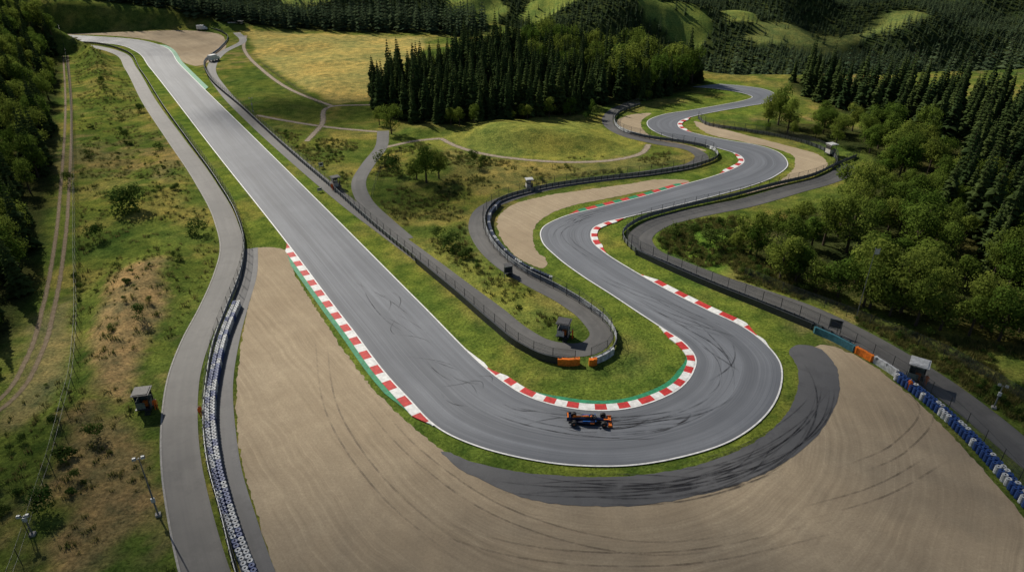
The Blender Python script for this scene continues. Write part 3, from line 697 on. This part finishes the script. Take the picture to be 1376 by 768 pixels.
fence('chain_link_fence',curve([(1000,372),(1060,396),(1130,422),(1200,450),(1270,480),(1330,515),(1400,560)]),1.8,None,3.5,'dsteel',.04)
fence('chain_link_fence',curve([(500,268),(505,250),(520,222),(540,210)]),1.6,None,3.0,'dsteel',.04)
fence('wooden_fence',curve([(350,86),(395,118),(440,148)]),1.3,None,3.0,'wood')
# ---------------------------------------------------------------- huts, people, masts
def hut(px,py,rz,s=1.0,roof='roofd',wallm='wallg'):
    mb=MB(); z=.55
    for a in(-.9,.9):
        for b in(-.9,.9): mb.cyl((a,b,-.3),(a,b,3.0),.06,.06,6,2)
    mb.box((0,0,z),(2.3,2.3,.12),2)
    mb.box((0,.95,z+.6),(1.9,.07,1.1),0); mb.box((-.95,0,z+.6),(.07,1.83,1.1),0); mb.box((.95,-.3,z+.6),(.07,1.2,1.1),0); mb.box((-.3,-.95,z+.6),(1.2,.07,1.1),0)
    mb.box((0,.95,z+1.62),(1.75,.03,.85),3); mb.box((-.95,0,z+1.62),(.03,1.75,.85),3)
    for b in(-.3,.3): mb.box((b,.975,z+1.62),(.06,.06,.85),2)
    mb.box((0,.95,z+2.15),(1.9,.08,.2),0); mb.box((-.95,0,z+2.15),(.08,1.83,.2),0)
    mb.box((0,0,3.08),(2.4,2.4,.13),1); mb.box((0,0,3.19),(2.0,2.0,.08),1)
    for k in range(3): mb.box((.6,-1.25-.25*(2-k),.12+.17*k),(.8,.25,.06),2)
    mb.cyl((1.1,-1.1,.6),(1.1,-1.1,1.6),.03,.03,5,2); mb.cyl((-.2,-1.1,1.55),(1.1,-1.1,1.55),.025,.025,5,2)
    mb.box((.2,-.2,z+.5),(.7,.5,.8),4)
    x,y=G(px,py); o=mb.obj('marshal_hut',[M[wallm],M[roof],M['dsteel'],M['glass'],M['orange']],(x,y,th(x,y)),rz); o.scale=(s,)*3; return o
hut(197,548,.2,.82,'roofd'); hut(757,452,-.3,.82,'roofd','wallw'); hut(1228,512,-.6,.95,'roofw'); hut(452,252,.6,.8,'roofd','wallw'); hut(1115,208,.3,.9,'roofw','wallw'); hut(711,253,.2,.7,'roofw','wallw'); hut(683,368,.3,.55,'roofd','dsteel')
def personmat():
    m,nt,o=newmat('marshal_clothes'); tc=N(nt,'ShaderNodeTexCoord'); sx=N(nt,'ShaderNodeSeparateXYZ'); nt.links.new(tc.outputs['Object'],sx.inputs[0]); z=sx.outputs[2]
    ax=math_(nt,'ABSOLUTE',sx.outputs[0])
    up=math_(nt,'GREATER_THAN',z,.88); hd=math_(nt,'GREATER_THAN',z,1.50); sh=math_(nt,'LESS_THAN',z,.09); hr=math_(nt,'GREATER_THAN',z,1.70)
    hand=math_(nt,'MULTIPLY',math_(nt,'GREATER_THAN',ax,.235),math_(nt,'LESS_THAN',z,.88))
    c=mixc(nt,up,(.70,.13,.02),(.78,.16,.02)); c=mixc(nt,sh,c,(.02,.02,.02)); c=mixc(nt,hand,c,(.45,.27,.19)); c=mixc(nt,hd,c,(.45,.27,.19)); c=mixc(nt,hr,c,(.05,.03,.02))
    bsdf(nt,o,c,.8,.2); return m
M['marshal']=personmat()
def person(px,py,rz):
    V=[(0,0,.95),(0,.0,1.15),(0,0,1.38),(0,0,1.50),(0,-.01,1.60),(0,-.01,1.70)]; R=[.15,.14,.16,.06,.095,.085]; E=[(0,1),(1,2),(2,3),(3,4),(4,5)]
    def ad(p,r,par): V.append(p);R.append(r);E.append((par,len(V)-1)); return len(V)-1
    for s in(-1,1):
        a=ad((s*.1,0,.88),.095,0); a=ad((s*.11,-.03*s,.5),.065,a); a=ad((s*.12,.02*s,.1),.045,a); ad((s*.13,-.16,.04),.04,a)
        b=ad((s*.19,0,1.40),.07,2); b=ad((s*.26,.02,1.13),.05,b); b=ad((s*.27,-.10,.90),.035,b); h=ad((s*.27,-.13,.84),.032,b)
        for k in range(4): f=ad((s*.27+(k-1.5)*.012,-.145-.008*k,.79),.009,h); ad((s*.27+(k-1.5)*.013,-.15,.75+.006*abs(k-1.5)),.008,f)
        ad((s*.24,-.17,.82),.01,h)
    me=bpy.data.meshes.new('marshal_person'); me.from_pydata(V,E,[]); o=link(bpy.data.objects.new('marshal_person',me))
    md=o.modifiers.new('Skin','SKIN'); sv=me.skin_vertices[0].data
    for i,rr in enumerate(R): sv[i].radius=(rr,rr*.8 if i in(1,2) else rr)
    sv[0].use_root=True
    sb=o.modifiers.new('Sub','SUBSURF'); sb.levels=1; sb.render_levels=1; me.materials.append(M['marshal'])
    mb=MB(); mb.sphere((.03,-.095,1.645),.012,0,6); mb.sphere((-.03,-.095,1.645),.012,0,6); mb.cyl((0,-.09,1.63),(0,-.125,1.61),.012,.016,5,1); mb.box((0,-.097,1.575),(.05,.01,.012),2)
    f=mb.obj('face',[M['glass'],M['skin'],M['red']]); f.parent=o
    x,y=G(px,py); o.location=(x,y,th(x,y)+.02); o.rotation_euler=(0,0,rz); return o
for a in [(211,550,.5),(1242,518,-1.0),(1220,524,2.2),(447,256,1.0),(271,560,1.2),(769,455,-1.5)]: person(*a)
def lamp(px,py,h,rz):
    mb=MB(); mb.cyl((0,0,-.3),(0,0,h),.10,.05,8,0); mb.box((0,0,.1),(.5,.5,.3),2); mb.cyl((-.5,0,h-.1),(.5,0,h-.1),.035,.035,6,0)
    for s in(-.38,.38): mb.box((s,-.12,h+.08),(.36,.26,.26),0,0,.8); mb.box((s,-.26,h+.06),(.3,.03,.2),1)
    mb.box((0,-.12,2.2),(.35,.2,.5),1)
    x,y=G(px,py); mb.obj('floodlight_mast',[M['steel'],M['roofw'],M['concrete']],(x,y,th(x,y)),rz)
lamp(213,692,7.6,.4); lamp(1335,548,3.4,-.5); lamp(340,150,4,.3); lamp(45,720,2.6,.2)
def flag(px,py,h):
    mb=MB(); mb.cyl((0,0,0),(0,0,h),.06,.04,6,0); mb.sphere((0,0,h),.1,0,6)
    vs=[];n=8
    for i in range(n+1): vs+=[(i*.16,.08*math.sin(i*1.1),h-.1-.02*i),(i*.16,.08*math.sin(i*1.1+.4),h-.9-.04*i)]
    mb.add(vs,[(2*i,2*i+1,2*i+3,2*i+2) for i in range(n)],1)
    x,y=G(px,py); mb.obj('flagpole',[M['steel'],M['wallw']],(x,y,th(x,y)),.5)
flag(1150,428,11.5)
def board(px,py,rz,w=1.6,h=2.4,mat='dsteel'):
    mb=MB()
    for s in(-1,1): mb.box((s*w/2,0,h/2),(.1,.1,h),0)
    mb.box((0,0,h-.1),(w,.1,.1),0); mb.box((0,0,h*.35),(w,.08,.08),0); mb.box((0,0,h*.68),(w*.93,.05,h*.55),1); mb.box((0,-.03,h*.68),(w*.7,.03,h*.3),2)
    x,y=G(px,py); mb.obj('trackside_sign',[M['steel'],M[mat],M['navy']],(x,y,th(x,y)),rz)
board(1120,448,-.5); board(683,372,.4,1.4,2.0); board(432,226,.6,1.0,1.4,'white'); board(430,258,.5,.9,1.0,'white')
def van(px,py,rz):
    mb=MB(); mb.loft([(-2.4,0,1.45,.95,.95),(-2.3,0,1.5,1,1.0),(.9,0,1.5,1,1.0),(1.0,0,1.45,.98,.95)],0,16,8); mb.loft([(1.0,0,1.15,.95,.75),(1.7,0,1.1,.93,.7),(2.3,0,.85,.9,.42),(2.5,0,.7,.85,.25)],0,16,6)
    mb.box((1.85,0,1.5),(.5,1.5,.45),1,0,.7)
    for x_ in(-1.6,1.6):
        for s in(-1,1): mb.cyl((x_,s*.75,.36),(x_,s*1.0,.36),.36,.36,14,2)
    x,y=G(px,py); mb.obj('service_truck',[M['white'],M['glass'],M['rubber'],],(x,y,.05),rz)
van(288,82,1.2); van(272,41,.1)
mb=MB(); mb.box((0,0,1.6),(7,3,3.2),0); mb.box((0,0,3.3),(7.4,3.4,.2),1)
for i in range(4): mb.box((-2.5+i*1.6,-1.53,1.9),(1.0,.06,1.0),2)
mb.box((3,-1.53,1.1),(.9,.06,2.0),3)
x,y=G(318,38); mb.obj('race_control_cabin',[M['wallw'],M['roofd'],M['glass'],M['wood']],(x,y,0),.1)
# ---------------------------------------------------------------- racing car
mb=MB()
mb.loft([(2.68,0,.20,.07,.035),(2.3,0,.25,.12,.07),(1.7,0,.36,.17,.12),(1.1,0,.44,.24,.17),(.5,0,.48,.33,.22),(0,0,.50,.37,.25),(-.5,0,.52,.36,.30),(-1.2,0,.48,.26,.26),(-1.9,0,.42,.14,.16),(-2.3,0,.38,.07,.09)],0)
for s in(-1,1):
    mb.loft([(.62,s*.52,.38,.17,.15),(.5,s*.55,.38,.24,.19),(0,s*.55,.37,.27,.20),(-.8,s*.48,.33,.24,.17),(-1.5,s*.33,.25,.16,.10)],0)
    mb.box((.63,s*.53,.40),(.04,.28,.2),2)
    mb.box((-.3,s*.58,.582),(.9,.14,.012),5)
    mb.box((.35,s*.80,.40),(.5,.02,.14),1)
    mb.box((2.45,s*.91,.18),(.55,.03,.24),1); mb.box((-2.35,s*.49,.72),(.55,.03,.55),0); mb.box((-2.1,s*.5,.25),(.6,.03,.3),2)
    for x_,ww,rr in((1.72,.31,.345),(-1.78,.41,.355)):
        y_=s*(.98-ww/2); mb.cyl((x_,y_-ww/2,rr),(x_,y_+ww/2,rr),rr,rr,20,2); mb.cyl((x_,y_-ww/2-.012,rr),(x_,y_+ww/2+.012,rr),rr*.62,rr*.62,16,3)
        mb.cyl((x_,y_-ww/2-.02,rr),(x_,y_+ww/2+.02,rr),rr*.2,rr*.2,8,1)
        for dx in(-.35,.3):
            mb.cyl((x_+dx,s*.18,.42),(x_,y_-s*ww/2,.42),.02,.02,5,2); mb.cyl((x_+dx,s*.16,.26),(x_,y_-s*ww/2,.24),.02,.02,5,2)
    mb.box((.75,s*.62,.62),(.1,.2,.1),5); mb.cyl((.7,s*.3,.55),(.75,s*.6,.6),.015,.015,5,2)
mb.box((-.3,0,.075),(3.2,1.45,.05),2); mb.box((1.4,0,.09),(.6,.5,.04),2)
for dx,z,c,w in((2.52,.12,.26,1.8),(2.32,.17,.18,1.8),(2.18,.23,.15,1.8)): mb.box((dx,0,z),(c,w,.025),1 if z<.2 else 0)
mb.box((-2.3,0,.86),(.32,.96,.04),0); mb.box((-2.5,0,.95),(.16,.96,.04),1); mb.box((-2.35,0,.45),(.22,.95,.03),2); mb.box((-2.25,0,.6),(.1,.04,.5),2)
mb.loft([(-.05,0,.82,.12,.12),(-.3,0,.82,.13,.13),(-1.1,0,.68,.06,.16),(-1.9,0,.56,.03,.10)],1)
mb.box((-1.2,0,.78),(1.3,.02,.22),1); mb.box((.0,0,.84),(.04,.15,.13),2)
mb.loft([(.85,0,.645,.12,.02),(.6,0,.70,.22,.03),(.1,0,.735,.22,.03),(0,0,.73,.12,.02)],2)
mb.sphere((.28,0,.80),.15,1,12)
mb.box((.38,0,.80),(.12,.22,.06),2)
prev=None
for i in range(9):
    a=-math.pi*.5+math.pi*i/8; p=(.15+.62*math.cos(a),.25*math.sin(a),.93)
    if prev: mb.cyl(prev,p,.03,.03,6,2)
    prev=p
mb.cyl((.77,0,.93),(.98,0,.60),.03,.03,6,2)
mb.box((1.9,0,.455),(.9,.16,.02),1); mb.box((-.7,0,.835),(.5,.12,.02),4)
x,y=G(791,567); o=mb.obj('formula_racing_car',[M['navy'],M['orange'],M['rubber'],M['dsteel'],M['white'],M['carblue']],(x,y,.075),-.04)
# ---------------------------------------------------------------- sun, sky, clouds
S=Vector((-.52,.60,.62)).normalized()
sun=bpy.data.lights.new('sun','SUN'); sun.energy=5.0; sun.angle=math.radians(.53); sun.color=(1,.93,.81)
so=link(bpy.data.objects.new('sun',sun)); so.rotation_euler=S.to_track_quat('Z','Y').to_euler(); so.location=(-200,200,300)
w=bpy.data.worlds.new('World'); sc.world=w; w.use_nodes=True; nt=w.node_tree
sky=nt.nodes.new('ShaderNodeTexSky'); sky.sky_type='NISHITA'; sky.sun_disc=False; sky.sun_elevation=math.asin(S.z); sky.sun_rotation=math.atan2(S.x,S.y)
bg=nt.nodes['Background']; bg.inputs[1].default_value=.055; nt.links.new(sky.outputs[0],bg.inputs[0])
# unseen cloud added 520 m above the circuit : opaque puffs, cover shaped to shade chosen ground
CH=520.0
def cover(ax_,ay_):
    wx=ax_+fbm(ax_/30,ay_/30,3)*9; wy=ay_+fbm(ax_/30+9,ay_/30+4,3)*9
    den=np.zeros(len(ax_))
    for bx,by,rx,ry,a in [(56,56,34,26,.66),(10,29,80,28,.72),(-58,44,34,26,.70),(-80,92,18,38,.35),(132,114,40,36,.55),(200,168,40,50,.6),(-60,205,26,20,.85),(-18,138,14,15,.70),(0,250,60,28,.30),(-122,112,32,62,.65),(-150,345,70,50,.25)]:
        den=np.maximum(den,a*np.exp(-(((wx-bx)/rx)**2+((wy-by)/ry)**2)**1.6))
    den=np.maximum(den,sst(280,420,ay_)*(.0+.7*sst(-.05,.3,fbm(ax_/140+2,ay_/140+8,3))))
    bd=np.minimum.reduce([ax_+520,631-ax_,ay_+80,1490-ay_]); return den*sst(0,60,bd)
off=S*(CH/S.z)
def puffs(x0,x1,y0,y1,st):
    a,b=np.meshgrid(np.arange(x0,x1,st),np.arange(y0,y1,st)); a=a.ravel()+rng.uniform(-.15,.15,a.size)*st; b=b.ravel()+rng.uniform(-.15,.15,b.size)*st
    c=cover(a,b); m=c>.03; a,b,c=a[m],b[m],c[m]; V=[];Fc=[]
    R=st*np.sqrt(c/2.598)
    for x_,y_,r_,c_ in zip(a,b,R,c):
        k=len(V); z_=off.z+c_*18+random.uniform(-2,2)
        ox=off.x*(z_/off.z); oy=off.y*(z_/off.z)
        for i in range(6): V.append((x_+ox+r_*math.cos(i*1.0472),y_+oy+r_*math.sin(i*1.0472),z_))
        V.append((x_+ox,y_+oy,z_+r_*.45))
        Fc+=[(k+i,k+(i+1)%6,k+6) for i in range(6)]+[tuple(k+5-i for i in range(6))]
    return V,Fc
Va,Fa=puffs(-230,280,-70,300,3.4); Vb,Fb=puffs(-520,630,300,1480,9.0)
k=len(Va); Va+=Vb; Fa+=[tuple(i+k for i in f) for f in Fb]
m,nt,o=newmat('shadow_cloud_puff'); di=N(nt,'ShaderNodeBsdfDiffuse'); di.inputs[0].default_value=(.85,.85,.87,1); nt.links.new(di.outputs[0],o.inputs[0])
mkobj('shadow_cloud_bank',Va,Fa,[m])
# ---------------------------------------------------------------- camera
cd=bpy.data.cameras.new('camera'); cd.lens=24; cd.sensor_width=36; cd.clip_start=.5; cd.clip_end=20000
cam=link(bpy.data.objects.new('camera',cd)); cam.location=(0,0,CAMH); cam.rotation_euler=(math.radians(90)-PITCH,0,0); sc.camera=cam
